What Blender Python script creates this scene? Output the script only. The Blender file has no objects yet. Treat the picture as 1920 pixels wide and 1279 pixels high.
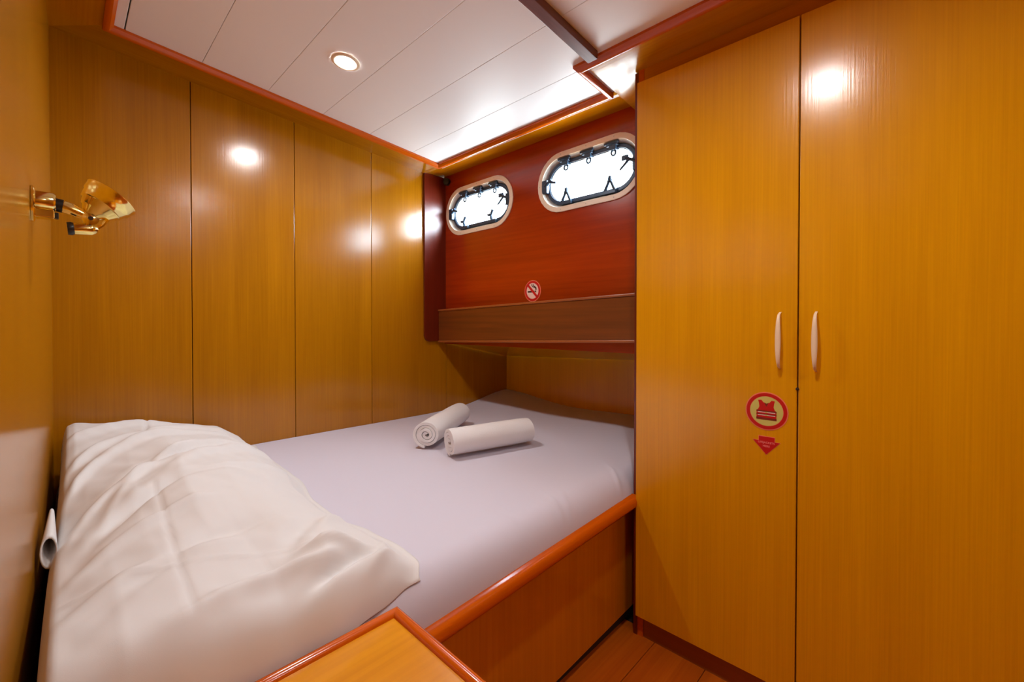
import bpy, bmesh, math, random
from math import sin, cos, pi, sqrt, radians
from mathutils import Vector, Matrix, noise

scene = bpy.context.scene
COL = scene.collection

# ------------------------------------------------------------------ camera
cam_d = bpy.data.cameras.new('camera')
cam_d.sensor_fit = 'HORIZONTAL'
cam_d.sensor_width = 36.0
cam_d.lens = 814.0 / 1920.0 * 36.0
cam_d.shift_y = -0.01227
cam_d.clip_start = 0.01
cam = bpy.data.objects.new('camera', cam_d)
cam.location = (0.0, 0.0, 1.105)
cam.rotation_euler = (radians(90 - 0.7), 0.0, radians(-45.97))
COL.objects.link(cam)
scene.camera = cam

# ------------------------------------------------------------------ world, exposure
world = bpy.data.worlds.new('sky')
scene.world = world
world.use_nodes = True
wn = world.node_tree.nodes; wl = world.node_tree.links
bg = wn['Background']
wtc = wn.new('ShaderNodeTexCoord'); wsep = wn.new('ShaderNodeSeparateXYZ'); wrp = wn.new('ShaderNodeValToRGB')
wl.new(wtc.outputs['Generated'], wsep.inputs[0]); wl.new(wsep.outputs['Z'], wrp.inputs['Fac'])
wrp.color_ramp.elements[0].position = 0.0; wrp.color_ramp.elements[0].color = (0.48, 0.55, 0.57, 1)   # water below the horizon
wrp.color_ramp.elements[1].position = 0.05; wrp.color_ramp.elements[1].color = (0.70, 0.87, 1.0, 1)    # hazy bright sky
wl.new(wrp.outputs['Color'], bg.inputs['Color'])
bg.inputs['Strength'].default_value = 36.0

scene.view_settings.view_transform = 'Standard'
scene.view_settings.look = 'None'
scene.view_settings.gamma = 1.0
scene.view_settings.use_curve_mapping = False
scene.view_settings.exposure = 0.42
LAMP = 330.0                         # emission of the recessed ceiling lamps
BEAM = 12.5                         # watts of the reflector beam in each of them
scene.cycles.use_denoising = True
scene.cycles.max_bounces = 10
scene.cycles.diffuse_bounces = 6
scene.cycles.glossy_bounces = 5
scene.cycles.transparent_max_bounces = 12
scene.cycles.sample_clamp_indirect = 6.0

# ------------------------------------------------------------------ helpers
WPOS = {}

def link(o, parent, base):
    COL.objects.link(o)
    pw = WPOS[parent.name] if parent else Vector((0, 0, 0))
    o.location = Vector(base) - pw
    if parent:
        o.parent = parent
    WPOS[o.name] = Vector(base)
    return o

def empty(name, loc, label=None, cat=None, group=None, kind=None):
    o = bpy.data.objects.new(name, None)
    o.empty_display_size = 0.05
    link(o, None, loc)
    tag(o, label, cat, group, kind)
    return o

def tag(o, label=None, cat=None, group=None, kind=None):
    if label: o['label'] = label
    if cat: o['category'] = cat
    if group: o['group'] = group
    if kind: o['kind'] = kind
    return o

class MB:
    """collects geometry in world coordinates, links it as one mesh object"""
    def __init__(s):
        s.v = []; s.f = []; s.m = []
    def add(s, vs, fs, mi=0):
        n = len(s.v)
        s.v += [Vector(p) for p in vs]
        for f in fs:
            s.f.append([i + n for i in f]); s.m.append(mi)
        return s
    def hexa(s, p, mi=0):
        """8 corners: bottom 4 counter-clockwise seen from above, then top 4"""
        return s.add(p, [(3, 2, 1, 0), (4, 5, 6, 7), (0, 1, 5, 4), (1, 2, 6, 5), (2, 3, 7, 6), (3, 0, 4, 7)], mi)
    def box(s, x0, x1, y0, y1, z0, z1, mi=0, fz=None):
        p = [(x0, y0, z0), (x1, y0, z0), (x1, y1, z0), (x0, y1, z0), (x0, y0, z1), (x1, y0, z1), (x1, y1, z1), (x0, y1, z1)]
        if fz:
            p = [(a, b, c + fz(a, b)) for a, b, c in p]
        return s.hexa(p, mi)
    def loops(s, rings, close=True, caps=True, mi=0):
        """skin between rings of equal length"""
        n = len(rings[0]); vs = [p for r in rings for p in r]; fs = []
        for i in range(len(rings) - 1):
            for j in range(n if close else n - 1):
                k = (j + 1) % n
                fs.append((i * n + j, i * n + k, (i + 1) * n + k, (i + 1) * n + j))
        if caps:
            fs.append(tuple(reversed(range(n))))
            fs.append(tuple((len(rings) - 1) * n + j for j in range(n)))
        return s.add(vs, fs, mi)
    def tube(s, pts, r, n=10, mi=0, caps=True):
        pts = [Vector(p) for p in pts]
        rs = r if isinstance(r, (list, tuple)) else [r] * len(pts)
        rings = []; ref = None
        for i, p in enumerate(pts):
            d = (pts[min(i + 1, len(pts) - 1)] - pts[max(i - 1, 0)]).normalized()
            if ref is None:
                ref = Vector((0, 0, 1)) if abs(d.z) < 0.9 else Vector((1, 0, 0))
            a = d.cross(ref).normalized(); b = a.cross(d).normalized(); ref = b
            rings.append([p + (a * cos(2 * pi * k / n) + b * sin(2 * pi * k / n)) * rs[i] for k in range(n)])
        return s.loops(rings, True, caps, mi)
    def lathe(s, o, d, prof, n=24, mi=0, caps=True):
        """prof: (distance along d, radius)"""
        o = Vector(o); d = Vector(d).normalized()
        ref = Vector((0, 0, 1)) if abs(d.z) < 0.9 else Vector((0, 1, 0))
        a = d.cross(ref).normalized(); b = a.cross(d).normalized()
        rings = [[o + d * t + (a * cos(2 * pi * k / n) + b * sin(2 * pi * k / n)) * r for k in range(n)] for t, r in prof]
        return s.loops(rings, True, caps, mi)
    def build(s, name, mats, parent=None, bevel=0.0, seg=2, smooth=False, base=None, normals=True):
        if base is None:
            xs = [p.x for p in s.v]; ys = [p.y for p in s.v]; zs = [p.z for p in s.v]
            base = Vector(((min(xs) + max(xs)) / 2, (min(ys) + max(ys)) / 2, min(zs)))
        base = Vector(base)
        me = bpy.data.meshes.new(name)
        me.from_pydata([p - base for p in s.v], [], s.f)
        for m in (mats if isinstance(mats, (list, tuple)) else [mats]):
            me.materials.append(m)
        for p, mi in zip(me.polygons, s.m):
            p.material_index = mi
        if normals or bevel:
            bm = bmesh.new(); bm.from_mesh(me)
            if normals:
                bmesh.ops.recalc_face_normals(bm, faces=bm.faces)
            if bevel:
                es = [e for e in bm.edges if len(e.link_faces) == 2 and e.calc_face_angle(0) > 0.5]
                bmesh.ops.bevel(bm, geom=es, offset=bevel, segments=seg, profile=0.5, affect='EDGES', clamp_overlap=True)
            bm.to_mesh(me); bm.free()
        if smooth:
            for p in me.polygons: p.use_smooth = True
            if not (smooth is True):
                try: me.set_sharp_from_angle(angle=radians(40))
                except Exception: pass
        me.update()
        o = bpy.data.objects.new(name, me)
        return link(o, parent, base)

# ------------------------------------------------------------------ materials
def newmat(name):
    m = bpy.data.materials.new(name); m.use_nodes = True
    nt = m.node_tree
    return m, nt, nt.nodes['Principled BSDF']

def srgb(r, g, b):
    f = lambda c: (c / 255 / 12.92) if c / 255 <= 0.04045 else ((c / 255 + 0.055) / 1.055) ** 2.4
    return (f(r), f(g), f(b))

def plain(name, col, rough=0.5, metal=0.0, coat=0.0, spec=0.5):
    m, nt, b = newmat(name)
    b.inputs['Base Color'].default_value = (*col, 1)
    b.inputs['Roughness'].default_value = rough
    b.inputs['Metallic'].default_value = metal
    b.inputs['Coat Weight'].default_value = coat
    b.inputs['Specular IOR Level'].default_value = spec
    return m

def wood(name, lo, hi, axis='z', rough=0.24, fine=90.0, low=2.0, bump=0.06, patch=0.5, coat=0.0, spec=0.6):
    m, nt, b = newmat(name)
    N = nt.nodes; L = nt.links
    tc = N.new('ShaderNodeTexCoord'); oi = N.new('ShaderNodeObjectInfo')
    mul = N.new('ShaderNodeVectorMath'); mul.operation = 'SCALE'; mul.inputs[3].default_value = 7.3
    comb = N.new('ShaderNodeCombineXYZ')
    for i in range(3): L.new(oi.outputs['Random'], comb.inputs[i])
    L.new(comb.outputs[0], mul.inputs[0])
    add = N.new('ShaderNodeVectorMath'); add.operation = 'ADD'
    L.new(tc.outputs['Object'], add.inputs[0]); L.new(mul.outputs[0], add.inputs[1])
    def stretched(hi_s, lo_s, detail, rough_n, dist=0.0):
        mp = N.new('ShaderNodeMapping')
        s = [hi_s] * 3; s['xyz'.index(axis)] = lo_s
        mp.inputs['Scale'].default_value = s
        L.new(add.outputs[0], mp.inputs['Vector'])
        n = N.new('ShaderNodeTexNoise')
        n.inputs['Scale'].default_value = 1.0; n.inputs['Detail'].default_value = detail
        n.inputs['Roughness'].default_value = rough_n; n.inputs['Distortion'].default_value = dist
        L.new(mp.outputs[0], n.inputs['Vector'])
        return n
    n1 = stretched(fine, low, 4.0, 0.6)
    n2 = stretched(9.0, 0.7, 3.0, 0.55, 0.6)
    mx = N.new('ShaderNodeMix'); mx.data_type = 'FLOAT'
    mx.inputs[0].default_value = patch
    L.new(n1.outputs['Fac'], mx.inputs[2]); L.new(n2.outputs['Fac'], mx.inputs[3])
    rp = N.new('ShaderNodeValToRGB')
    rp.color_ramp.elements[0].position = 0.30; rp.color_ramp.elements[0].color = (*lo, 1)
    rp.color_ramp.elements[1].position = 0.70; rp.color_ramp.elements[1].color = (*hi, 1)
    L.new(mx.outputs[0], rp.inputs['Fac'])
    L.new(rp.outputs['Color'], b.inputs['Base Color'])
    bp = N.new('ShaderNodeBump'); bp.inputs['Strength'].default_value = bump; bp.inputs['Distance'].default_value = 0.002
    L.new(n1.outputs['Fac'], bp.inputs['Height']); L.new(bp.outputs[0], b.inputs['Normal'])
    b.inputs['Roughness'].default_value = rough
    b.inputs['Specular IOR Level'].default_value = spec
    b.inputs['Coat Weight'].default_value = coat
    b.inputs['Coat Roughness'].default_value = 0.08
    return m

def cloth(name, col, scale=900.0, bump=0.15, rough=0.85, sheen=0.15, big=0.0):
    m, nt, b = newmat(name)
    N = nt.nodes; L = nt.links
    tc = N.new('ShaderNodeTexCoord')
    n = N.new('ShaderNodeTexNoise'); n.inputs['Scale'].default_value = scale; n.inputs['Detail'].default_value = 2
    L.new(tc.outputs['Object'], n.inputs['Vector'])
    bp = N.new('ShaderNodeBump'); bp.inputs['Strength'].default_value = bump; bp.inputs['Distance'].default_value = 0.001
    L.new(n.outputs['Fac'], bp.inputs['Height']); L.new(bp.outputs[0], b.inputs['Normal'])
    b.inputs['Base Color'].default_value = (*col, 1)
    b.inputs['Roughness'].default_value = rough
    b.inputs['Sheen Weight'].default_value = sheen
    return m

def emit(name, col, strength):
    m, nt, b = newmat(name)
    b.inputs['Base Color'].default_value = (*col, 1)
    b.inputs['Emission Color'].default_value = (*col, 1)
    b.inputs['Emission Strength'].default_value = strength
    return m

OAK_LO, OAK_HI = (0.33, 0.116, 0.001), (0.47, 0.182, 0.002)
M = {}
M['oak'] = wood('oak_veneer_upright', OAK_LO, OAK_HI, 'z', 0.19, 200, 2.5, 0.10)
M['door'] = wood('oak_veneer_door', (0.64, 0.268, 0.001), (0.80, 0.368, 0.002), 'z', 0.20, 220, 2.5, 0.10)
M['oak_x'] = wood('oak_veneer_along_x', OAK_LO, OAK_HI, 'x', 0.16)
M['oak_y'] = wood('oak_veneer_along_y', (0.44, 0.160, 0.001), (0.60, 0.235, 0.002), 'y', 0.16)
M['bedfront'] = wood('bed_front_veneer', (0.45, 0.125, 0.001), (0.58, 0.180, 0.002), 'z', 0.25)
M['cabtop'] = wood('cabinet_top_veneer', (0.58, 0.205, 0.001), (0.74, 0.30, 0.003), 'x', 0.2)
M['maho_y'] = wood('red_mahogany_along_y', (0.25, 0.018, 0.001), (0.45, 0.042, 0.002), 'y', 0.20, 60, 1.5, 0.05, 0.6)
M['maho_z'] = wood('dark_mahogany_upright', (0.10, 0.008, 0.001), (0.17, 0.014, 0.002), 'z', 0.30)
M['shelf'] = wood('brown_teak_shelf', (0.12, 0.030, 0.004), (0.24, 0.058, 0.008), 'y', 0.32, 80, 2.0, 0.08)
M['shelf_edge'] = wood('worn_shelf_edge', (0.28, 0.07, 0.012), (0.40, 0.11, 0.02), 'y', 0.35)
M['trim_x'] = wood('varnished_trim_along_x', (0.50, 0.078, 0.001), (0.66, 0.122, 0.002), 'x', 0.16, spec=0.5)
M['trim_y'] = wood('varnished_trim_along_y', (0.50, 0.078, 0.001), (0.66, 0.122, 0.002), 'y', 0.16, spec=0.5)
M['batten'] = wood('dark_batten_wood', (0.10, 0.030, 0.024), (0.24, 0.085, 0.070), 'x', 0.35, 70, 3.0, 0.1)
M['floor'] = wood('red_floor_board', (0.38, 0.068, 0.003), (0.54, 0.120, 0.005), 'x', 0.25)
M['plinth'] = wood('dark_plinth_wood', (0.24, 0.060, 0.003), (0.34, 0.090, 0.005), 'y', 0.35)
M['ceil'] = plain('white_ceiling_plank', (0.88, 0.88, 0.90), 0.38)
M['gap'] = plain('dark_joint', (0.03, 0.012, 0.005), 0.8)
M['greygap'] = plain('grey_joint', (0.42, 0.40, 0.39), 0.8)
M['sheet'] = cloth('white_fitted_sheet', (0.60, 0.575, 0.67))
M['pillow'] = cloth('white_pillowcase', (0.68, 0.665, 0.66), 1200, 0.1)
M['towel'] = cloth('white_terry_towel', (0.78, 0.77, 0.78), 420, 0.8, 0.95, 0.4)
M['brass'] = plain('polished_brass', (0.95, 0.82, 0.32), 0.13, 1.0)
M['black'] = plain('black_plastic', (0.012, 0.012, 0.012), 0.35)
M['cream'] = plain('cream_porthole_flange', (0.88, 0.78, 0.64), 0.35)
M['liner'] = plain('grey_porthole_liner', (0.60, 0.57, 0.50), 0.45)
M['dark_metal'] = plain('dark_blue_metal', (0.035, 0.065, 0.115), 0.35, 0.2)
M['handle'] = plain('ivory_plastic', (0.86, 0.68, 0.48), 0.35)
M['bezel'] = plain('brushed_bezel', (0.85, 0.70, 0.52), 0.4)
M['lamp'] = emit('lamp_glow', (1.0, 0.955, 0.92), LAMP)
M['s_red'] = plain('print_red', (0.55, 0.004, 0.006), 0.4)
M['s_border'] = plain('print_salmon_edge', (0.85, 0.22, 0.12), 0.4)
M['s_yellow'] = plain('print_pale_yellow', (0.62, 0.56, 0.14), 0.4)
M['s_white'] = plain('print_white', (0.85, 0.62, 0.55), 0.4)
M['s_black'] = plain('print_black', (0.03, 0.012, 0.01), 0.4)
M['s_text'] = plain('print_text_pink', (0.95, 0.25, 0.24), 0.4)
M['s_darkred'] = plain('print_dark_red', (0.20, 0.02, 0.01), 0.4)

gm, gnt, gb = newmat('porthole_glass')
gnt.nodes.remove(gb)
tr = gnt.nodes.new('ShaderNodeBsdfTransparent'); gl = gnt.nodes.new('ShaderNodeBsdfGlossy')
gl.inputs['Roughness'].default_value = 0.02
mxs = gnt.nodes.new('ShaderNodeMixShader'); fr = gnt.nodes.new('ShaderNodeMath'); fr.operation = 'MULTIPLY_ADD'
fr.inputs[1].default_value = 0.9; fr.inputs[2].default_value = 0.03
lw = gnt.nodes.new('ShaderNodeLayerWeight'); pw = gnt.nodes.new('ShaderNodeMath'); pw.operation = 'POWER'; pw.inputs[1].default_value = 5.0
gnt.links.new(lw.outputs['Facing'], pw.inputs[0]); gnt.links.new(pw.outputs[0], fr.inputs[0])
gnt.links.new(fr.outputs[0], mxs.inputs[0]); gnt.links.new(tr.outputs[0], mxs.inputs[1]); gnt.links.new(gl.outputs[0], mxs.inputs[2])
gnt.links.new(mxs.outputs[0], gnt.nodes['Material Output'].inputs['Surface'])
M['glass'] = gm

# ------------------------------------------------------------------ room dimensions
YA = 2.14                                   # far wall
S = lambda x: 2.101 - 0.083 * x             # underside of the cambered ceiling boards
XL = lambda y: -0.025 - 0.02 * (YA - y)     # left wall, slightly splayed
YB = -1.35                                  # wall behind the camera
XH = 1.62                                   # porthole panel
XR = 2.16                                   # hull side below the shelf
XD = 1.385                                  # wardrobe door fronts

# ------------------------------------------------------------------ walls
w = MB()
y0, y1 = YB - 0.03, YA + 0.03
w.hexa([(XL(y0) - 0.03, y0, -.03), (XL(y0), y0, -.03), (XL(y1), y1, -.03), (XL(y1) - 0.03, y1, -.03),
        (XL(y0) - 0.03, y0, 2.17), (XL(y0), y0, 2.17), (XL(y1), y1, 2.17), (XL(y1) - 0.03, y1, 2.17)])
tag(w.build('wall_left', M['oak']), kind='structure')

wf = tag(MB().box(-0.07, XH + 0.03, YA + 0.016, YA + 0.05, -.03, 2.17).box(XH + 0.03, 2.2, YA + 0.016, YA + 0.05, -.03, 1.03).build('wall_far', M['gap']), kind='structure')
edges = [-0.028, 0.362, 0.755, 1.142, 1.635, XR + 0.02]
S_ = lambda x, k: 1.0 if k > 1.65 else S(x) + 0.004
for a, b in zip(edges, edges[1:]):
    p = MB()
    p.hexa([(a + 0.0012, YA, 0.2), (b - 0.0012, YA, 0.2), (b - 0.0012, YA + 0.0155, 0.2), (a + 0.0012, YA + 0.0155, 0.2),
            (a + 0.0012, YA, S_(a, b)), (b - 0.0012, YA, S_(b, b)), (b - 0.0012, YA + 0.0155, S_(b, b)), (a + 0.0012, YA + 0.0155, S_(a, b))])
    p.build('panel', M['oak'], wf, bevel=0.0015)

tag(MB().box(-0.14, 1.46, YB - 0.03, YB, -.03, 2.17).build('wall_back', M['oak']), kind='structure')
tag(MB().box(1.41, 1.44, YB, -0.245, -.03, 2.1).build('wall_right', M['oak']), kind='structure')
wr = tag(MB().box(XR, XR + 0.03, 0.74, YA + 0.03, -.03, 1.05).build('wall_hull', M['door']), kind='structure')  # lighter oak colour stands in for light missing under the shelf

# porthole panel: a board with two rounded openings
def stadium(w_, h_, n=16):
    r = h_ / 2 * 0.995; a = w_ / 2 - r; pts = []
    for k in range(n + 1):
        t = -pi / 2 + pi * k / n; pts.append((a + r * cos(t), r * sin(t)))
    for k in range(n + 1):
        t = pi / 2 + pi * k / n; pts.append((-a + r * cos(t), r * sin(t)))
    return pts
PORTS = [(1.834, 1.757), (1.1055, 1.762)]
PW, PH = 0.559, 0.279
bm = bmesh.new()
def loop(pts):
    vs = [bm.verts.new(p) for p in pts]
    for i in range(len(vs)): bm.edges.new((vs[i], vs[(i + 1) % len(vs)]))
zt = 2.003
loop([(XH, 0.757, 0.98), (XH, YA, 0.98), (XH, YA, zt), (XH, 0.757, zt)])
for yc, zc in PORTS:
    loop([(XH, yc - a, zc + b) for a, b in stadium(PW - 0.03, PH - 0.03)])
bmesh.ops.triangle_fill(bm, edges=bm.edges[:], use_beauty=True)
ret = bmesh.ops.extrude_face_region(bm, geom=bm.faces[:])
bmesh.ops.translate(bm, vec=(0.018, 0, 0), verts=[g for g in ret['geom'] if isinstance(g, bmesh.types.BMVert)])
bmesh.ops.recalc_face_normals(bm, faces=bm.faces)
base = Vector((XH, 1.3, 0.98))
bmesh.ops.translate(bm, vec=-base, verts=bm.verts)
me = bpy.data.meshes.new('wall_porthole'); bm.to_mesh(me); bm.free(); me.materials.append(M['maho_y'])
wp = bpy.data.objects.new('wall_porthole', me); link(wp, None, base); tag(wp, kind='structure')

# dark mahogany board on the far wall next to the porthole panel
b = MB()
prof = [(1.468, 1.985), (1.468, 1.03)]
for k in range(5):
    t = pi + pi / 2 * k / 4
    prof.append((1.500 + 0.030 * cos(t), 1.028 + 0.030 * sin(t)))
prof += [(XH + 0.01, 0.998), (XH + 0.01, 1.98)]
b.loops([[(x, YA - 0.014, z) for x, z in prof], [(x, YA, z) for x, z in prof]])
tag(b.build('trim_6', M['maho_z'], bevel=0.002), kind='structure')

# ------------------------------------------------------------------ ceiling: lid, white planks, soffit boards, trims
lid = tag(MB().box(-0.16, XH + 0.06, YB - 0.05, YA + 0.06, 0.0355, 0.065, 0, lambda x, y: S(x)).build('ceiling', M['greygap']), kind='structure')
seams = [-0.07, 0.153, 0.368, 0.591, 0.814, 1.038, 1.277, 1.50]
for a, c in zip(seams, seams[1:]):
    q = MB()
    q.box(a + (0.0018 if 0.1 < a < 0.2 else 0.0006), c - (0.0018 if 0.1 < c < 0.2 else 0.0006), YB, 1.975 + 0.02, 0.003, 0.015, 0, lambda x, y: S(x))
    q.build('plank', M['ceil'], lid, bevel=0.0012)

def soffit(name, poly, mat):
    q = MB()
    q.loops([[(x, y, S(x)) for x, y in poly], [(x, y, S(x) + 0.012) for x, y in poly]])
    q.build(name, mat, lid)
TX0, TX1, TX2, TY1, TY2 = 0.0985, 1.468, 1.27, 1.985, 0.88
soffit('soffit_board', [(XL(YB), YB), (TX0 + .01, YB), (TX0 + .01, TY1 + .01), (TX0, TY1), (XL(YA), YA)], M['oak_y'])
soffit('soffit_board', [(XL(YA) + .0006, YA), (TX0, TY1 + .0006), (TX1 + .01, TY1 + .0006), (TX1 + .01, YA)], M['oak_x'])
q = MB(); a0, a1 = S(TX1), 1.992
q.hexa([(TX1 - .01, TY2 - .01, a0), (XH + .02, TY2 - .01, a1), (XH + .02, YA, a1), (TX1 - .01, YA, a0)] +
       [(TX1 - .01, TY2 - .01, a0 + .012), (XH + .02, TY2 - .01, a1 + .012), (XH + .02, YA, a1 + .012), (TX1 - .01, YA, a0 + .012)])
q.build('soffit_board', M['oak_y'], lid)
soffit('soffit_board', [(TX2 - .01, YB), (1.43, YB), (1.43, 0.758), (XH, 0.758), (XH, TY2 - .0106), (TX2 - .01, TY2 - .0106)], M['oak_y'])

# moulded trims round the opening (mitred)
path = [(TX0, YB), (TX0, TY1), (TX1, TY1), (TX1, TY2), (TX2, TY2), (TX2, YB)]
tprof = [(0.0, 0.002), (0.0, -0.014), (0.003, -0.0175), (0.010, -0.0185), (0.017, -0.017), (0.022, -0.011), (0.027, -0.006), (0.027, 0.004)]
def offs(i, u):
    P = [Vector(p) for p in path]
    def nrm(j):
        d = (P[j + 1] - P[j]).normalized()
        return Vector((d.y, -d.x))           # towards the inside of the opening
    if i == 0: return P[0] + nrm(0) * u
    if i == len(P) - 1: return P[-1] + nrm(len(P) - 2) * u
    n1, n2 = nrm(i - 1), nrm(i)
    m = (n1 + n2); m = m / m.dot(n1)
    return P[i] + m * u
for i in range(len(path) - 1):
    rings = []
    for j in (i, i + 1):
        r = []
        for u, w_ in tprof:
            p = offs(j, u); r.append((p.x, p.y, S(p.x) + w_))
        rings.append(r)
    t = MB().loops(rings).build('trim_%d' % (i + 1), M['trim_y'] if i % 2 == 0 else M['trim_x'], smooth='auto')
    tag(t, kind='structure')
# dark batten under the planks
t = MB().box(0.0 + TX0 + .03, 1.232, 0.798, 0.836, -0.024, 0.003, 0, lambda x, y: S(x)).build('trim_7', M['batten'], bevel=0.002)
tag(t, kind='structure')

# ------------------------------------------------------------------ floor
fl = tag(MB().box(-0.14, 2.2, YB - 0.03, YA + 0.04, -0.05, -0.012).build('floor', M['gap']), kind='structure')
y = 0.68 - 12 * 0.17
while y < 0.84:
    MB().box(0.46 if y > 0.25 else -0.09, 1.45, y + 0.001, y + 0.169, -0.012, 0.0).build('floor_board', M['floor'], fl, bevel=0.0012)
    y += 0.17

# ------------------------------------------------------------------ portholes (room structure with parts)
def F3(yc, zc, x0=XH):
    return lambda a, b, n: Vector((x0 - n, yc - a, zc + b))
def ring(T, wo, ho, wi, hi_, n0, n1):
    m = MB(); o = stadium(wo, ho); i = stadium(wi, hi_); N = len(o)
    R = [[T(a, b, n0) for a, b in o], [T(a, b, n1) for a, b in o], [T(a, b, n1) for a, b in i], [T(a, b, n0) for a, b in i]]
    vs = [p for r in R for p in r]; fs = []
    for q in range(4):
        for j in range(N):
            k = (j + 1) % N; q2 = (q + 1) % 4
            fs.append((q * N + j, q * N + k, q2 * N + k, q2 * N + j))
    return m.add(vs, fs)
def lbox(m, T, a0, a1, b0, b1, n0, n1):
    p = [T(a0, b0, n0), T(a1, b0, n0), T(a1, b1, n0), T(a0, b1, n0), T(a0, b0, n1), T(a1, b0, n1), T(a1, b1, n1), T(a0, b1, n1)]
    return m.hexa(p)
def porthole(idx, yc, zc, a_shape):
    T = F3(yc, zc)
    root = empty('window_%d' % idx, (XH, yc, zc), kind='structure')
    ring(T, PW, PH, PW - 0.048, PH - 0.048, 0.0, 0.007).build('flange', M['cream'], root, bevel=0.002)
    m = MB(); N = 34                                                # funnel-shaped liner between flange and sash
    so, si = stadium(PW - 0.047, PH - 0.047), stadium(PW - 0.080, PH - 0.078)
    m.loops([[T(a, b, 0.003) for a, b in so], [T(a, b, -0.030) for a, b in si]], True, False)
    m.loops([[T(a, b, -0.030) for a, b in si], [T(a, b, -0.075) for a, b in si]], True, False)
    m.build('liner', M['liner'], root, smooth='auto')
    ring(T, PW - 0.076, PH - 0.074, PW - 0.112, PH - 0.110, -0.034, -0.014).build('sash', M['dark_metal'], root, bevel=0.003)
    ring(T, PW - 0.110, PH - 0.108, PW - 0.118, PH - 0.116, -0.030, -0.020).build('seal', M['black'], root, smooth='auto')
    g = MB(); s = stadium(PW - 0.106, PH - 0.104)
    g.loops([[T(a, b, -0.027) for a, b in s], [T(a, b, -0.023) for a, b in s]])
    g.build('pane', M['glass'], root)
    for a in (-0.125, 0.0, 0.125):                                  # three hinges along the top
        h = MB(); bt = PH / 2 - 0.040
        lbox(h, T, a - 0.026, a + 0.026, bt - 0.006, bt + 0.013, -0.030, 0.002)
        lbox(h, T, a - 0.014, a + 0.018, bt - 0.024, bt, -0.030, 0.0)
        h.tube([T(a - 0.034, bt + 0.006, 0.001), T(a + 0.034, bt + 0.006, 0.001)], 0.0065, 8)
        hg = h.build('hinge', M['dark_metal'], root, bevel=0.0015)
        lp = MB()
        lp.tube([T(a + 0.004 + 0.0105 * sin(t), bt - 0.034 - 0.0115 * cos(t), -0.010) for t in [2 * pi * q / 12 for q in range(13)]], 0.0045, 6)
        lp.build('loop', M['dark_metal'], hg, smooth=True)
    for a in (-0.115, 0.115):                                       # two dogs along the bottom
        bb = -PH / 2 + 0.044
        d = MB()
        lbox(d, T, a - 0.030, a + 0.030, bb - 0.012, bb + 0.005, -0.032, 0.004)
        dg = d.build('latch', M['dark_metal'], root, bevel=0.002)
        l = MB()
        if a_shape:
            l.tube([T(a - 0.025, bb, -0.002), T(a, bb + 0.052, -0.004)], [0.0075, 0.006], 8)
            l.tube([T(a + 0.025, bb, -0.002), T(a, bb + 0.052, -0.004)], [0.0075, 0.006], 8)
            l.tube([T(a, bb + 0.042, -0.004), T(a, bb + 0.064, -0.004)], [0.0115, 0.008], 8)
        else:
            l.tube([T(a, bb, -0.002), T(a - 0.012, bb + 0.032, -0.004), T(a + 0.004, bb + 0.060, -0.004)], [0.010, 0.0075, 0.0085], 8)
            l.tube([T(a - 0.012, bb + 0.032, -0.004), T(a - 0.036, bb + 0.036, -0.004)], [0.009, 0.0065], 8)
        l.build('lever', M['dark_metal'], dg, smooth='auto')
    for sd in (-1, 1):                                              # one dog at each end
        a = sd * (PW / 2 - 0.040)
        d = MB(); lbox(d, T, a - 0.015, a + 0.015, -0.034, 0.028, -0.030, 0.006)
        dg = d.build('latch', M['dark_metal'], root, bevel=0.002)
        l = MB()
        l.tube([T(a, 0.0, 0.0), T(a - sd * 0.044, 0.022, 0.006)], [0.009, 0.007], 8)
        l.tube([T(a - sd * 0.030, 0.014, 0.004), T(a - sd * 0.072, -0.022 if sd > 0 else 0.002, 0.006)], [0.0065, 0.0045], 8)
        if sd > 0:
            lbox(l, T, a - 0.062, a - 0.034, 0.012, 0.034, -0.002, 0.010)
        l.build('lever', M['dark_metal'], dg, smooth='auto')
    sc = MB()
    for a in (-0.14, 0.0, 0.14):
        for sg in (-1, 1):
            sc.lathe(T(a, sg * (PH / 2 - 0.012), 0.0065), (-1, 0, 0), [(0, 0.0032), (0.0012, 0.0026)], 8)
    for sg in (-1, 1):
        sc.lathe(T(sg * (PW / 2 - 0.012), 0, 0.0065), (-1, 0, 0), [(0, 0.0032), (0.0012, 0.0026)], 8)
    tag(sc.build('flange_screws', M['liner'], root), kind='stuff')
porthole(1, *PORTS[0], False)
porthole(2, *PORTS[1], True)

# ------------------------------------------------------------------ shelf under the portholes (follows the sheer of the hull)
sh = lambda x, y: -0.029 * (y - 2.1)
r = empty('shelf', (1.60, 1.45, 0.99), 'long brown wooden shelf box fixed under the two portholes above the bed', 'shelf')
MB().box(1.565, 1.585, 0.757, 2.124, 1.002, 1.176, 0, sh).build('fascia', M['shelf'], r, bevel=0.0015)
tag(MB().box(1.560, 1.590, 0.757, 2.126, 1.176, 1.187, 0, sh).build('upper_edge', M['shelf_edge'], r, bevel=0.003), 'worn lighter upper edge')
tag(MB().box(1.560, 1.590, 0.757, 2.126, 0.990, 1.002, 0, sh).build('lower_edge', M['shelf_edge'], r, bevel=0.003), 'worn lighter lower edge')
MB().box(1.590, XH - 0.001, 0.757, 2.124, 1.160, 1.172, 0, sh).build('ledge', M['shelf'], r)
MB().box(1.590, XR - 0.001, 0.757, 2.138, 0.995, 1.007, 0, lambda x, y: sh(x, y) - 0.21 * (x - 1.59)).build('underside', M['oak_y'], r)

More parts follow.
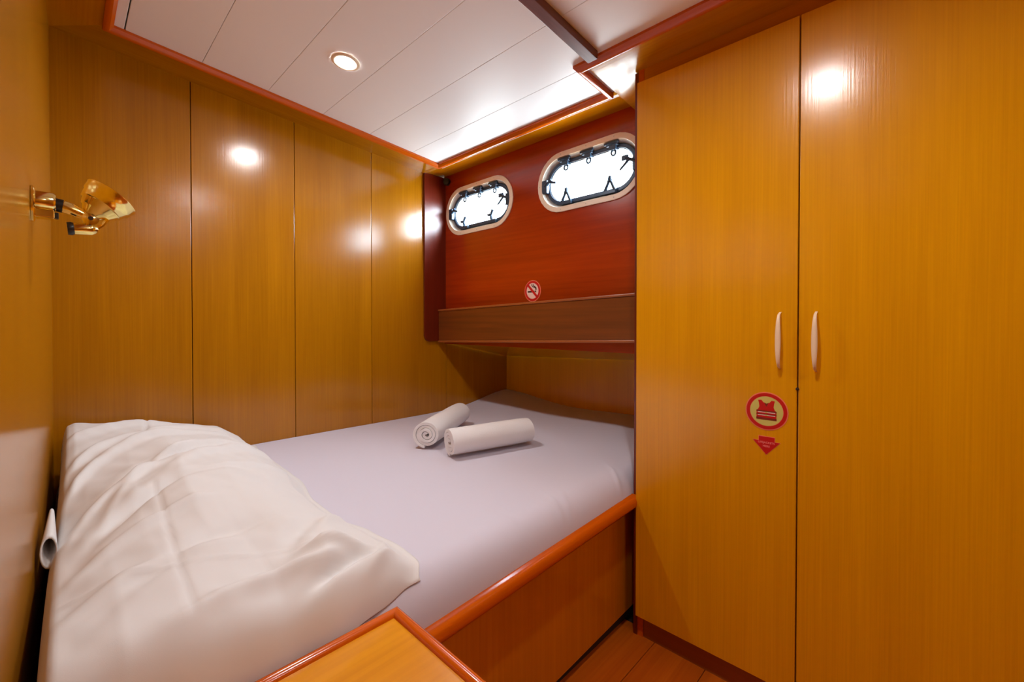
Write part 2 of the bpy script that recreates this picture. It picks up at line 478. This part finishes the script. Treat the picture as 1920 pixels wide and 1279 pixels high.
# ------------------------------------------------------------------ wardrobe
wd = empty('wardrobe', (1.42, 0.26, 0), 'tall honey oak veneer wardrobe with two doors to the right of the bed', 'wardrobe')
YL, YG, YE = 0.738, 0.2605, -0.217
MB().box(1.405, XH, 0.742, 0.756, 0.0, 1.98).box(XH, XR, 0.742, 0.756, -0.03, 1.05).build('side_panel', M['maho_z'], wd)
MB().box(1.43, XH, -0.231, 0.742, 1.955, 1.965).box(XH, 1.655, -0.231, 0.742, 1.955, 1.965).build('top_board', M['oak_y'], wd)
MB().box(1.405, 1.66, -0.245, -0.231, 0.0, 1.98).build('side_panel', M['oak'], wd)
MB().box(1.64, 1.655, -0.231, 0.742, 0.0, 1.955).build('back_panel', M['oak'], wd)
MB().box(1.406, 1.425, -0.231, 0.722, 1.90, 0.0 + 1.99).build('top_rail', M['oak_y'], wd)
tag(MB().box(1.4045, 1.425, 0.722, 0.742, 0.07, 1.985).build('frame_stile', M['trim_y'], wd), 'reddish mahogany stile at the wardrobe corner')
MB().box(1.406, 1.425, 0.245, 0.275, 0.07, 1.90).build('frame_stile', M['oak'], wd)
MB().box(1.412, 1.43, -0.231, 0.722, 0.0, 0.07).build('plinth', M['plinth'], wd)
tag(MB().box(1.408, 1.43, 0.722, 0.742, 0.0, 0.07).build('plinth_end', M['trim_y'], wd), 'reddish end block of the plinth')
MB().box(1.415, 1.64, -0.231, 0.742, 0.07, 0.085).build('bottom_board', M['oak_y'], wd)
def door(ya, yb):
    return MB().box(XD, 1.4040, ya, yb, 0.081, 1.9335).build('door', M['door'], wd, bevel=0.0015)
d1 = door(YG + 0.0018, YL); d2 = door(YE, YG - 0.0018)
def handle(yc, z0, z1, d):
    m = MB(); n = 22; rings = []
    for i in range(n + 1):
        t = i / n; z = z0 + (z1 - z0) * t
        e = sin(pi * t)
        out = 0.004 + 0.024 * (1 - (1 - e) ** 2.6) ** 0.5 if 0 < t < 1 else 0.0
        hw = 0.0028 + 0.0042 * e; ht = 0.0024 + 0.0022 * e
        rings.append([(XD - out - ht * sin(a), yc + hw * cos(a), z) for a in [2 * pi * q / 12 for q in range(12)]])
    m.loops(rings)
    tag(m.build('handle', M['handle'], d, smooth=True), 'slim bowed ivory handle')
handle(0.302, 0.978, 1.136, d1)
handle(0.219, 0.976, 1.136, d2)
kp = MB().lathe((XD + 0.0005, 0.2605, 0.926), (-1, 0, 0), [(0, 0.0045), (0.003, 0.004), (0.004, 0.002)], 12)
kp.build('catch', M['gap'], d1, smooth='auto')

# ------------------------------------------------------------------ bed: front panel and rail
bd = empty('bed', (1.0, 1.4, 0), 'built-in double bed base with reddish veneer front and rounded varnished rail', 'bed')
MB().box(0.458, 1.60, 0.792, 0.815, 0.022, 0.44, 0, lambda x, y: max(0.0, 0.0375 * (x - 0.53)) if x > 1 else 0.0).build('front_panel', M['bedfront'], bd)
MB().box(0.30, 1.60, 0.815, 0.835, 0.0, 0.03).build('toe_strip', M['gap'], bd)
MB().box(-0.02, 2.15, 0.815, 2.135, 0.42, 0.460).build('base_board', M['oak_x'], bd)
rz = lambda x: 0.0375 * (x - 0.53)
m = MB(); rings = []
for x in (0.4585, 1.403):
    rings.append([(x, yy, zz + rz(x)) for yy, zz in [(0.79, 0.425), (0.745, 0.425), (0.737, 0.429), (0.733, 0.438), (0.733, 0.450), (0.737, 0.460), (0.746, 0.466), (0.79, 0.466)]])
m.loops(rings).build('rail', M['trim_x'], bd, smooth='auto')

# ------------------------------------------------------------------ mattress with fitted sheet
def sstep(a, b, x):
    t = max(0, min(1, (x - a) / (b - a))); return t * t * (3 - 2 * t)
MX0, MX1, MY0, MY1 = -0.022, 2.156, 0.757, 2.136
def mat_top(x, y):
    z = 0.571
    z += sstep(1.45, 2.16, x) * (0.022 + 0.012 * sstep(1.5, 1.1, y)) + 0.050 * sstep(1.72, 2.16, x) * sstep(1.55, 2.14, y)
    z += 0.0022 * noise.noise((x * 2.3, y * 2.6, 1.0))
    r = 0.085
    df = y - MY0
    if df < r: z -= 0.105 * (1 - sqrt(max(0, 1 - (1 - df / r) ** 2)))
    dl = x - MX0
    if dl < 0.04: z -= 0.05 * (1 - sqrt(max(0, 1 - (1 - dl / 0.04) ** 2)))
    # pulled folds in the sheet near the front edge
    for fx, fy, ang, ln, am in ((1.02, 0.80, 1.25, 0.07, 0.005), (1.06, 0.79, 1.0, 0.06, 0.004), (1.36, 0.80, 0.9, 0.09, 0.007), (0.86, 0.79, 1.6, 0.05, 0.003)):
        u = (x - fx) * cos(ang) + (y - fy) * sin(ang); v = -(x - fx) * sin(ang) + (y - fy) * cos(ang)
        z += am * math.exp(-(u / ln) ** 2 - (v / 0.008) ** 2)
    return z
m = MB(); NX, NY = 220, 110
def my(j):
    t = j / NY; return MY0 + (MY1 - MY0) * (0.35 * t * t * t + 0.65 * t * t if t < 0 else (t ** 1.35))
vs = []; fs = []
for i in range(NX + 1):
    x = MX0 + (MX1 - MX0) * i / NX
    for j in range(NY + 1):
        y = my(j); vs.append((x, y, mat_top(x, y)))
for i in range(NX):
    for j in range(NY):
        a = i * (NY + 1) + j; fs.append((a, a + NY + 1, a + NY + 2, a + 1))
bor = [i * (NY + 1) for i in range(NX + 1)] + [NX * (NY + 1) + j for j in range(1, NY + 1)] + \
      [i * (NY + 1) + NY for i in range(NX - 1, -1, -1)] + [j for j in range(NY - 1, 0, -1)]
nb = len(vs)
for q in bor:
    x, y, z = vs[q]; vs.append((x, y, 0.461))
for q in range(len(bor)):
    k2 = (q + 1) % len(bor)
    fs.append((bor[q], nb + q, nb + k2, bor[k2]))
fs.append(tuple(nb + q for q in range(len(bor))))
m.add(vs, fs)
tag(m.build('mattress', M['sheet'], smooth='auto'), 'wide mattress under a taut white fitted sheet filling the bed', 'mattress')

# ------------------------------------------------------------------ pillow
PY0, PY1 = 0.752, 2.112
def p_left(t):
    y = PY0 + (PY1 - PY0) * t
    return -0.032 + 0.020 * t - 0.003 * sin(6 * t)
def p_right(t):
    pts = [(0, 0.530), (0.03, 0.548), (0.10, 0.552), (0.19, 0.540), (0.29, 0.514), (0.40, 0.516), (0.58, 0.552), (0.68, 0.556), (0.90, 0.560), (1.0, 0.575)]
    for (a, xa), (b_, xb) in zip(pts, pts[1:]):
        if t <= b_:
            k = sstep(0, 1, (t - a) / (b_ - a)); return xa + (xb - xa) * k
    return pts[-1][1]
FOLDS = []
rnd = random.Random(4)
# creases: (s, t, angle in (X,Y) from X, half length, half width, amplitude)
FOLDS += [(0.12, 1.95, 0.45, 0.16, 0.016, 0.009), (0.20, 1.80, 0.50, 0.20, 0.016, 0.010), (0.26, 1.62, 0.62, 0.24, 0.014, 0.011),
          (0.16, 1.52, 0.70, 0.17, 0.016, -0.009), (0.36, 1.62, 0.55, 0.17, 0.020, 0.008), (0.08, 1.42, 0.90, 0.14, 0.014, 0.011),
          (0.13, 1.30, 0.75, 0.13, 0.022, -0.014), (0.38, 1.45, 0.30, 0.14, 0.016, 0.005), (0.12, 1.14, 0.50, 0.12, 0.016, 0.007),
          (0.20, 1.02, 0.45, 0.14, 0.020, -0.006), (0.10, 0.97, 0.30, 0.12, 0.016, 0.006), (0.27, 0.835, 0.06, 0.15, 0.018, 0.010), (0.38, 0.865, -0.20, 0.06, 0.018, 0.016),
          (0.375, 0.815, 0.25, 0.08, 0.014, -0.016), (0.46, 0.80, 0.4, 0.07, 0.012, 0.008), (0.35, 0.98, 0.9, 0.08, 0.02, -0.007), (0.44, 1.02, 0.8, 0.06, 0.015, 0.006),
          (0.50, 0.86, 1.0, 0.05, 0.012, 0.007), (0.06, 1.76, 0.9, 0.12, 0.012, 0.008), (0.30, 1.92, 0.35, 0.15, 0.016, 0.006), (0.03, 1.60, 1.1, 0.12, 0.012, 0.008)]
CREASE = [((0.150, 1.36), (0.135, 0.80), -0.0035), ((0.215, 2.08), (0.185, 1.86), -0.006), ((-0.02, 0.985), (0.36, 0.90), 0.004)]
def p_raw(s, t):
    """height of the pillow top over the mattress, before edge rounding"""
    prof = [(0, 0.190), (0.06, 0.200), (0.38, 0.176), (0.56, 0.150), (0.75, 0.125), (0.88, 0.085), (1.0, 0.0)]
    f = 0
    for (a, fa), (b_, fb) in zip(prof, prof[1:]):
        if s <= b_:
            f = fa + (fb - fa) * (s - a) / (b_ - a); break
    def pick(tab):
        for (a, fa), (b_, fb) in zip(tab, tab[1:]):
            if s <= b_:
                return fa + (fb - fa) * sstep(0, 1, (s - a) / (b_ - a)) if False else fa + (fb - fa) * (s - a) / (b_ - a)
        return 0.0
    g = pick([(0, 0.085), (0.15, 0.104), (0.35, 0.090), (0.50, 0.072), (0.66, 0.080), (0.78, 0.062), (0.9, 0.042), (1.0, 0.0)])
    m_ = pick([(0, 0.066), (0.10, 0.100), (0.25, 0.140), (0.42, 0.160), (0.60, 0.140), (0.78, 0.100), (0.9, 0.066), (1.0, 0.0)])
    if t < 0.45:
        k = sstep(0.0, 0.45, t); return g + (m_ - g) * k
    k = sstep(0.45, 0.97, t); return m_ + (f - m_) * k
def p_top(s, t):
    h = p_raw(s, t)
    e = lambda d, r: sqrt(max(0.0, 1 - (1 - min(d / r, 1)) ** 2))
    h *= e(s, 0.035) * (e(1 - s, 0.30) ** 0.8) * (e(t, 0.045) ** 0.7) * e(1 - t, 0.06)
    y = PY0 + (PY1 - PY0) * t; x = p_left(t) + (p_right(t) - p_left(t)) * s
    edge = min(1, s / 0.06, (1 - s) / 0.08, t / 0.04, (1 - t) / 0.03)
    w_ = 0
    for fx, fy, an, ln, wd_, am in FOLDS:
        u = (x - fx) * cos(an) + (y - fy) * sin(an); v = -(x - fx) * sin(an) + (y - fy) * cos(an) + 0.25 * ((x - fx) * cos(an) + (y - fy) * sin(an)) ** 2 / 0.2
        w_ += 2.2 * am * math.exp(-(u / ln) ** 2 - (v / wd_) ** 2)
    for (ax, ay), (bx, by), am in CREASE:
        dx, dy = bx - ax, by - ay; L2 = dx * dx + dy * dy
        tt = max(0, min(1, ((x - ax) * dx + (y - ay) * dy) / L2))
        d2 = (x - ax - dx * tt) ** 2 + (y - ay - dy * tt) ** 2
        w_ += am * math.exp(-d2 / 0.0045 ** 2)
    rn = noise.noise(((x * 0.77 + y * 0.64) * 3.0, (-x * 0.64 + y * 0.77) * 15.0, 4.0))
    w_ += 0.008 * (0.35 - abs(rn)) * sstep(0.20, 0.45, t) * (1 - 0.6 * s)
    w_ += 0.006 * noise.noise((x * 9 + y * 3, y * 5, 0.3)) + 0.003 * noise.noise((x * 22 + y * 9, y * 14, 2.3))
    return max(0.004, h + w_ * edge * min(1, h / 0.05))
m = MB(); NS, NT = 110, 190; vs = []; fs = []
def dist(q): return q + 0.08 * sin(2 * pi * q) * -1 * 0.5       # a little denser near the rims
for i in range(NT + 1):
    t = dist(i / NT)
    for j in range(NS + 1):
        s = dist(j / NS)
        x = p_left(t) + (p_right(t) - p_left(t)) * s; y = PY0 + (PY1 - PY0) * t
        y += 0.034 * sstep(0.6, 0.95, s) * (1 - t) ** 6
        y += 0.006 * noise.noise((x * 12, 3.1, t * 3)) * (1 if t < 0.5 else 0.3)
        base_z = 0.572
        df = y - MY0
        drop = 0.0
        if df < 0.085: drop = 0.105 * (0.28 + 0.66 * sstep(0.55, 0.9, dist(j / NS))) * (1 - sqrt(max(0, 1 - (1 - max(0, df) / 0.085) ** 2)))
        z = base_z - drop + p_top(s, t)
        bulge = 0
        vs.append((x, y, z))
top_n = len(vs)
for i in range(NT + 1):
    t = dist(i / NT)
    for j in range(NS + 1):
        x, y, z = vs[i * (NS + 1) + j]
        df = y - MY0; drop = 0.0
        if df < 0.085: drop = 0.105 * (0.28 + 0.66 * sstep(0.55, 0.9, dist(j / NS))) * (1 - sqrt(max(0, 1 - (1 - max(0, df) / 0.085) ** 2)))
        vs.append((x, y, min(z - 0.002, 0.5735 - drop)))
W = NS + 1
for i in range(NT):
    for j in range(NS):
        a = i * W + j
        fs.append((a, a + 1, a + W + 1, a + W))
        b_ = top_n + a
        fs.append((b_, b_ + W, b_ + W + 1, b_ + 1))
rim = [j for j in range(W)] + [i * W + NS for i in range(1, NT + 1)] + [NT * W + j for j in range(NS - 1, -1, -1)] + [i * W for i in range(NT - 1, 0, -1)]
for q in range(len(rim)):
    a, b_ = rim[q], rim[(q + 1) % len(rim)]
    fs.append((a, top_n + a, top_n + b_, b_))
m.add(vs, fs)
pil = m.build('pillow', M['pillow'], smooth=True)
tag(pil, 'long rumpled white pillow lying across the head end against the left wall', 'pillow')
# loose end of the pillowcase turned out beside the left wall
m = MB(); rings = []
for i in range(10):
    t = i / 9; y = 1.44 - 0.185 * t; rr = 0.010 + 0.020 * t
    cx = -0.0215 - 0.002 * t; cz = 0.672 - 0.022 * t
    rings.append([(cx + rr * 0.42 * cos(a), y + 0.008 * sin(a) * t, cz + rr * sin(a)) for a in [2 * pi * q / 16 for q in range(16)]])
inner = [[((p[0] + 0.0225) * 0.80 - 0.0225, p[1], (p[2] - (0.672 - 0.022 * i / 9)) * 0.84 + (0.672 - 0.022 * i / 9)) for p in rg] for i, rg in enumerate(rings)]
m.loops(rings + inner[::-1], True, False)
tag(m.build('case_opening', M['pillow'], pil, smooth=True), 'loose open hem of the pillowcase')

# ------------------------------------------------------------------ rolled towels
def towel(p0, p1, R, seed, label):
    p0 = Vector(p0); p1 = Vector(p1); d = (p1 - p0); L = d.length; d.normalize()
    up = Vector((0, 0, 1)); side = d.cross(up).normalized()
    turns = 3.6; th = R / (turns + 0.55); n = 120
    outer = []; innr = []
    for i in range(n + 1):
        f = i / n; ang = -pi * 0.55 - f * turns * 2 * pi
        rr = th * 0.75 + (R - th * 0.75) * (1 - f) ** 0.95
        outer.append((ang, rr)); innr.append((ang, max(0.002, rr - th * 0.80)))
    poly = outer + innr[::-1]
    m = MB(); rings = []; NL = 22
    for k in range(NL + 1):
        t = k / NL; c = p0 + d * (L * t)
        tele = 0.0
        rg = []
        for q, (ang, rr) in enumerate(poly):
            sx = rr * cos(ang) * 1.06; sz = rr * sin(ang) * 0.97
            wob = 1 + 0.025 * noise.noise((cos(ang) * 1.4 + seed, sin(ang) * 1.4, t * 4 + seed))
            pinch = 1 - 0.035 * (abs(2 * t - 1) ** 6)
            ax = 0.007 * noise.noise((ang * 0.35, seed, 0.5 if t < 0.5 else 3.5)) * (abs(2 * t - 1) ** 4)
            z = max(sz * wob * pinch, -R * 0.93)
            rg.append(c + side * (sx * wob * pinch) + up * z + d * ax)
        rings.append(rg)
    m.loops(rings, True, True)
    o = m.build('rolled_towel', M['towel'], smooth='auto')
    md = o.modifiers.new('round', 'BEVEL'); md.width = 0.0025; md.segments = 2; md.limit_method = 'ANGLE'; md.angle_limit = radians(50)
    return tag(o, label, 'towel', 'rolled towels on the bed')
towel((1.057, 1.365, 0.6335), (1.425, 1.275, 0.6335), 0.062, 1.0, 'rolled white towel lying in front, its long side towards the room')
towel((1.062, 1.530, 0.6335), (1.445, 1.775, 0.6335), 0.062, 5.0, 'rolled white towel showing its spiral end, partly behind the other')

# ------------------------------------------------------------------ bedside cabinet at lower left
nz = 0.555
cb = empty('bedside_cabinet', (0.2, 0.55, 0), 'low glossy orange veneer cabinet with raised rim, in front of the pillow', 'cabinet')
CX0, CX1, CY0, CY1 = XL(0.6), 0.4515, 0.235, 0.7485
MB().box(CX0, CX1 - 0.003, CY0, CY1 - 0.003, 0.0, nz - 0.026).build('body', M['bedfront'], cb)
MB().box(CX0, CX1 - 0.014, CY0, CY1 - 0.014, nz - 0.0255, nz - 0.009).build('top_board', M['cabtop'], cb)
rp = [(0.0, -0.030), (0.0, -0.008), (0.0025, -0.003), (0.007, 0.0), (0.013, 0.0), (0.018, -0.003), (0.0205, -0.0085), (0.0205, -0.0095), (0.016, -0.030)]
def rimseg(p, q, mp, mq, mat):
    m = MB(); rings = []
    for P, Dv in ((p, mp), (q, mq)):
        rings.append([(P[0] + Dv[0] * u, P[1] + Dv[1] * u, nz + w_) for u, w_ in rp])
    m.loops(rings).build('rim', mat, cb, smooth='auto')
rimseg((CX0, CY1), (CX1, CY1), (0, -1), (-1, -1), M['trim_x'])
rimseg((CX1, CY1), (CX1, CY0), (-1, -1), (-1, 0), M['trim_y'])

# ------------------------------------------------------------------ brass reading lamp on the left wall
LY = 1.30; lx = XL(LY)
lp = empty('reading_lamp', (lx, LY, 1.345), 'polished brass swivel reading lamp fixed to the left wall above the pillow', 'lamp')
MB().lathe((lx, LY, 1.345), (1, 0, 0), [(0, 0.036), (0.003, 0.036), (0.0055, 0.032), (0.006, 0.02)], 28).build('wall_plate', M['brass'], lp, smooth='auto')
MB().lathe((lx + 0.004, LY, 1.352), (1, 0, 0), [(0, 0.020), (0.026, 0.020), (0.030, 0.017)], 20).build('housing', M['brass'], lp, smooth='auto')
MB().box(lx + 0.004, lx + 0.032, LY - 0.016, LY + 0.016, 1.318, 1.335).build('switch_box', M['brass'], lp, bevel=0.002)
MB().box(lx + 0.032, lx + 0.038, LY - 0.008, LY + 0.008, 1.320, 1.332).build('switch', M['black'], lp, bevel=0.0015)
MB().lathe((lx + 0.032, LY, 1.349), (1, 0, -0.12), [(0, 0.0135), (0.012, 0.0135)], 18).build('collar', M['black'], lp, smooth='auto')
MB().tube([(lx + 0.044, LY, 1.3475), (lx + 0.056, LY, 1.344), (lx + 0.072, LY, 1.336), (lx + 0.082, LY, 1.331)], [0.0125, 0.0125, 0.010, 0.0075], 14).build('arm', M['brass'], lp, smooth='auto')
m = MB().lathe((lx + 0.085, LY - 0.012, 1.328), (0, 1, 0), [(0, 0.006), (0.002, 0.0135), (0.022, 0.0135), (0.024, 0.006)], 18)
jt = m.build('swivel_joint', M['brass'], lp, smooth='auto')
MB().lathe((lx + 0.085, LY - 0.013, 1.328), (0, -1, 0), [(0, 0.0045), (0.003, 0.004)], 10).build('pivot_screw', M['gap'], jt, smooth='auto')
MB().lathe((lx + 0.050, LY, 1.303), (1, 0, 0.10), [(0, 0.013), (0.006, 0.014), (0.010, 0.012)], 18).build('knob', M['black'], lp, smooth='auto')
m = MB().lathe((lx + 0.060, LY, 1.304), (1, 0, 0.10), [(0, 0.012), (0.026, 0.013), (0.034, 0.010), (0.038, 0.003)], 18)
m.build('socket', M['brass'], lp, smooth='auto')
m = MB().tube([(lx + 0.094, LY, 1.308), (lx + 0.104, LY, 1.318), (lx + 0.112, LY, 1.332)], [0.004, 0.004, 0.004], 8)
m.build('bracket', M['brass'], lp, smooth='auto')
ax = Vector((0.60, 0.12, 0.80)).normalized(); o0 = Vector((lx + 0.083, LY, 1.334))
pr = [(0.0, 0.010), (0.004, 0.016), (0.014, 0.0235), (0.016, 0.0275), (0.028, 0.034), (0.030, 0.038), (0.044, 0.0425), (0.046, 0.0450), (0.058, 0.0475), (0.061, 0.0490), (0.062, 0.0475), (0.050, 0.0425), (0.030, 0.033), (0.012, 0.018)]
MB().lathe(o0, ax, pr, 36).build('lamp_shade', M['brass'], lp, smooth='auto')
m = MB().lathe(o0 + ax * 0.014, ax, [(0, 0.008), (0.012, 0.012), (0.024, 0.014), (0.034, 0.009), (0.038, 0.002)], 16)
m.build('bulb', plain('frosted_bulb', (0.85, 0.83, 0.78), 0.3), lp, smooth='auto')

# ------------------------------------------------------------------ recessed ceiling lamps
def downlight(x, y, label):
    nrm = Vector((-0.083, 0, -1)).normalized()
    o = Vector((x, y, S(x) + 0.0025))
    e = empty('ceiling_lamp', o, label, 'ceiling lamp', 'recessed ceiling lamps')
    prof = [(0.0, 0.049), (0.003, 0.0485), (0.005, 0.044), (0.005, 0.038), (0.002, 0.032), (0.0, 0.0315)]
    MB().lathe(o, nrm, prof, 36, caps=False).build('bezel', M['bezel'], e, smooth='auto')
    MB().lathe(o + nrm * 0.0004, nrm, [(0, 0.0325), (0.0018, 0.031), (0.0024, 0.018)], 28).build('diffuser', M['lamp'], e, smooth='auto')
    sd = bpy.data.lights.new('lamp_beam', 'SPOT'); sd.energy = BEAM; sd.color = (1.0, 0.955, 0.92)
    sd.spot_size = radians(168); sd.spot_blend = 1.0; sd.shadow_soft_size = 0.03
    so = bpy.data.objects.new('lamp_beam', sd); COL.objects.link(so); so.location = o + nrm * 0.012
downlight(0.7141, 1.5216, 'small round recessed lamp glowing in the white plank ceiling over the bed')
downlight(0.70, 0.30, 'round recessed ceiling lamp beyond the dark batten, mirrored in the right wardrobe door')
downlight(0.70, -0.92, 'added round ceiling lamp behind the viewer, unseen, brightening the wardrobe')  # unseen lamp, added to brighten the right side of the wardrobe

# ------------------------------------------------------------------ small black fitting in the corner by the left porthole
m = MB().lathe((1.612, 2.098, 1.952), (-1, -0.5, -0.1), [(-0.012, 0.021), (0.012, 0.022), (0.020, 0.018), (0.022, 0.006)], 18)
kb = m.build('corner_fitting', M['black'], smooth='auto')
tag(kb, 'small round black fitting in the upper corner left of the portholes', 'fitting')

# ------------------------------------------------------------------ stickers
def disc(T, r0, r1, n0, n1, k=48, sx=1.0):
    m = MB()
    if r0 <= 0:
        m.loops([[T(sx * r1 * cos(2 * pi * i / k), r1 * sin(2 * pi * i / k), n) for i in range(k)] for n in (n0, n1)])
    else:
        R = [(r1, n0), (r1, n1), (r0, n1), (r0, n0)]
        vs = [T(sx * r * cos(2 * pi * i / k), r * sin(2 * pi * i / k), n) for r, n in R for i in range(k)]; fs = []
        for q in range(4):
            for i in range(k):
                j = (i + 1) % k; fs.append((q * k + i, q * k + j, ((q + 1) % 4) * k + j, ((q + 1) % 4) * k + i))
        m.add(vs, fs)
    return m
def flat(T, polys, n0, n1):
    m = MB()
    for p in polys:
        m.loops([[T(a, b, n0) for a, b in p], [T(a, b, n1) for a, b in p]])
    return m
def text(T, body, size, a, b, n, mat, parent, name='lettering'):
    cu = bpy.data.curves.new('txt', 'FONT'); cu.body = body; cu.size = size; cu.align_x = 'CENTER'; cu.align_y = 'CENTER'
    cu.offset = size * 0.02
    tmp = bpy.data.objects.new('txt', cu); COL.objects.link(tmp)
    dg = bpy.context.evaluated_depsgraph_get(); dg.update()
    me = bpy.data.meshes.new_from_object(tmp.evaluated_get(dg))
    mm = MB(); mm.add([T(a + v.co.x, b + v.co.y, n) for v in me.vertices], [tuple(p.vertices) for p in me.polygons])
    bpy.data.objects.remove(tmp); bpy.data.meshes.remove(me); bpy.data.curves.remove(cu)
    return mm.build(name, mat, parent, normals=False)

# no smoking sticker on the red panel
T = F3(1.4235, 1.2645, XH)
ns = empty('no_smoking_sticker', (XH, 1.4235, 1.2645), 'round red and white no smoking sticker on the mahogany panel above the shelf', 'sticker')
disc(T, 0, 0.0535, 0.0003, 0.0010).build('backing', M['s_border'], ns)
disc(T, 0.039, 0.050, 0.0010, 0.0016).build('ring', M['s_red'], ns)
disc(T, 0, 0.0395, 0.0010, 0.0014).build('field', M['s_white'], ns)
cig = flat(T, [[(-0.031, -0.0075), (0.014, -0.0075), (0.014, 0.0005), (-0.031, 0.0005)], [(0.017, -0.0075), (0.024, -0.0075), (0.024, 0.0005), (0.017, 0.0005)]], 0.0014, 0.0017)
cig.build('cigarette', M['s_black'], ns)
sm = MB()
for pts in ([(0.020, 0.003), (0.022, 0.010), (0.014, 0.017), (0.004, 0.020), (-0.004, 0.027), (-0.004, 0.035)], [(0.024, 0.004), (0.024, 0.014), (0.014, 0.022), (0.006, 0.026), (0.004, 0.034)]):
    L = []; Rr = []
    for i, (a, b) in enumerate(pts):
        p, q = pts[max(i - 1, 0)], pts[min(i + 1, len(pts) - 1)]
        dx, dy = q[0] - p[0], q[1] - p[1]; ll = math.hypot(dx, dy)
        L.append((a - dy / ll * 0.0022, b + dx / ll * 0.0022)); Rr.append((a + dy / ll * 0.0022, b - dx / ll * 0.0022))
    for i in range(len(pts) - 1):
        sm.loops([[T(*p, 0.0014) for p in (L[i], L[i + 1], Rr[i + 1], Rr[i])], [T(*p, 0.0017) for p in (L[i], L[i + 1], Rr[i + 1], Rr[i])]])
sm.build('smoke', M['s_black'], ns)
cc, hw = 0.7071 * 0.044, 0.0042
flat(T, [[(-cc - hw, cc - hw), (-cc + hw, cc + hw), (cc + hw, -cc + hw), (cc - hw, -cc - hw)]], 0.0016, 0.0021).build('slash', M['s_red'], ns)

# life jacket sticker on the left wardrobe door
T = F3(0.3348, 0.8555, XD)
ls = empty('life_jacket_sticker', (XD, 0.3348, 0.8555), 'round red and yellow sticker with a life jacket on the left wardrobe door', 'sticker')
disc(T, 0, 0.0540, 0.0003, 0.0010).build('backing', M['s_border'], ls)
disc(T, 0.0425, 0.0512, 0.0010, 0.0016).build('ring', M['s_red'], ls)
disc(T, 0, 0.0415, 0.0010, 0.0014).build('field', M['s_yellow'], ls)
vest = [(-0.021, 0.030), (-0.013, 0.031), (-0.007, 0.024), (0.0, 0.021), (0.007, 0.024), (0.013, 0.031), (0.021, 0.030), (0.019, 0.022), (0.018, 0.012), (0.021, 0.004), (0.025, 0.001), (0.025, -0.024), (-0.025, -0.024), (-0.025, 0.001), (-0.021, 0.004), (-0.018, 0.012), (-0.019, 0.022)]
flat(T, [vest], 0.0014, 0.0018).build('vest', M['s_red'], ls)
flat(T, [[(-0.0255, z0), (0.0255, z0), (0.0255, z1), (-0.0255, z1)] for z0, z1 in ((-0.0025, 0.0015), (-0.0105, -0.0080), (-0.0245, -0.0185))] +
     [[(-0.006, 0.0245), (0.0, 0.0215), (0.006, 0.0245), (0.0, 0.012)]], 0.0018, 0.0020).build('straps', M['s_darkred'], ls)
flat(T, [[(-0.022, z0), (0.022, z0), (0.022, z0 + 0.0022), (-0.022, z0 + 0.0022)] for z0 in (-0.0048, -0.0130)], 0.0018, 0.0021).build('piping', M['s_white'], ls)
flat(T, [[(-0.003, z0), (0.003, z0), (0.003, z0 + 0.003), (-0.003, z0 + 0.003)] for z0 in (-0.0050, -0.0132)], 0.0021, 0.0024).build('buckles', M['s_yellow'], ls)

# red arrow sticker below it
T = F3(0.3345, 0.758, XD)
ar = empty('arrow_sticker', (XD, 0.3345, 0.758), 'small red down arrow sticker with two lines of lettering on the wardrobe door', 'sticker')
shape = [(-0.019, 0.0245), (0.0205, 0.0245), (0.0205, 0.0120), (0.0335, 0.0120), (0.0, -0.0255), (-0.0335, 0.0120), (-0.019, 0.0120)]
flat(T, [[(a * 1.06, b * 1.06) for a, b in shape]], 0.0003, 0.0008).build('backing', M['s_border'], ar)
flat(T, [shape], 0.0008, 0.0013).build('arrow', M['s_red'], ar)
text(T, 'LIFEJACKETS', 0.0076, 0, 0.0078, 0.0015, M['s_text'], ar)
text(T, 'HERE', 0.0076, 0, -0.0022, 0.0015, M['s_text'], ar)

# daylight portals in the two portholes: they only guide the sampling of the sky
for yc, zc in PORTS:
    ld = bpy.data.lights.new('porthole_daylight', 'AREA'); ld.shape = 'RECTANGLE'; ld.size = PH; ld.size_y = PW
    ld.cycles.is_portal = True
    lo = bpy.data.objects.new('porthole_daylight', ld); lo.location = (XH + 0.085, yc, zc); lo.rotation_euler = (0, radians(90), 0)
    COL.objects.link(lo)
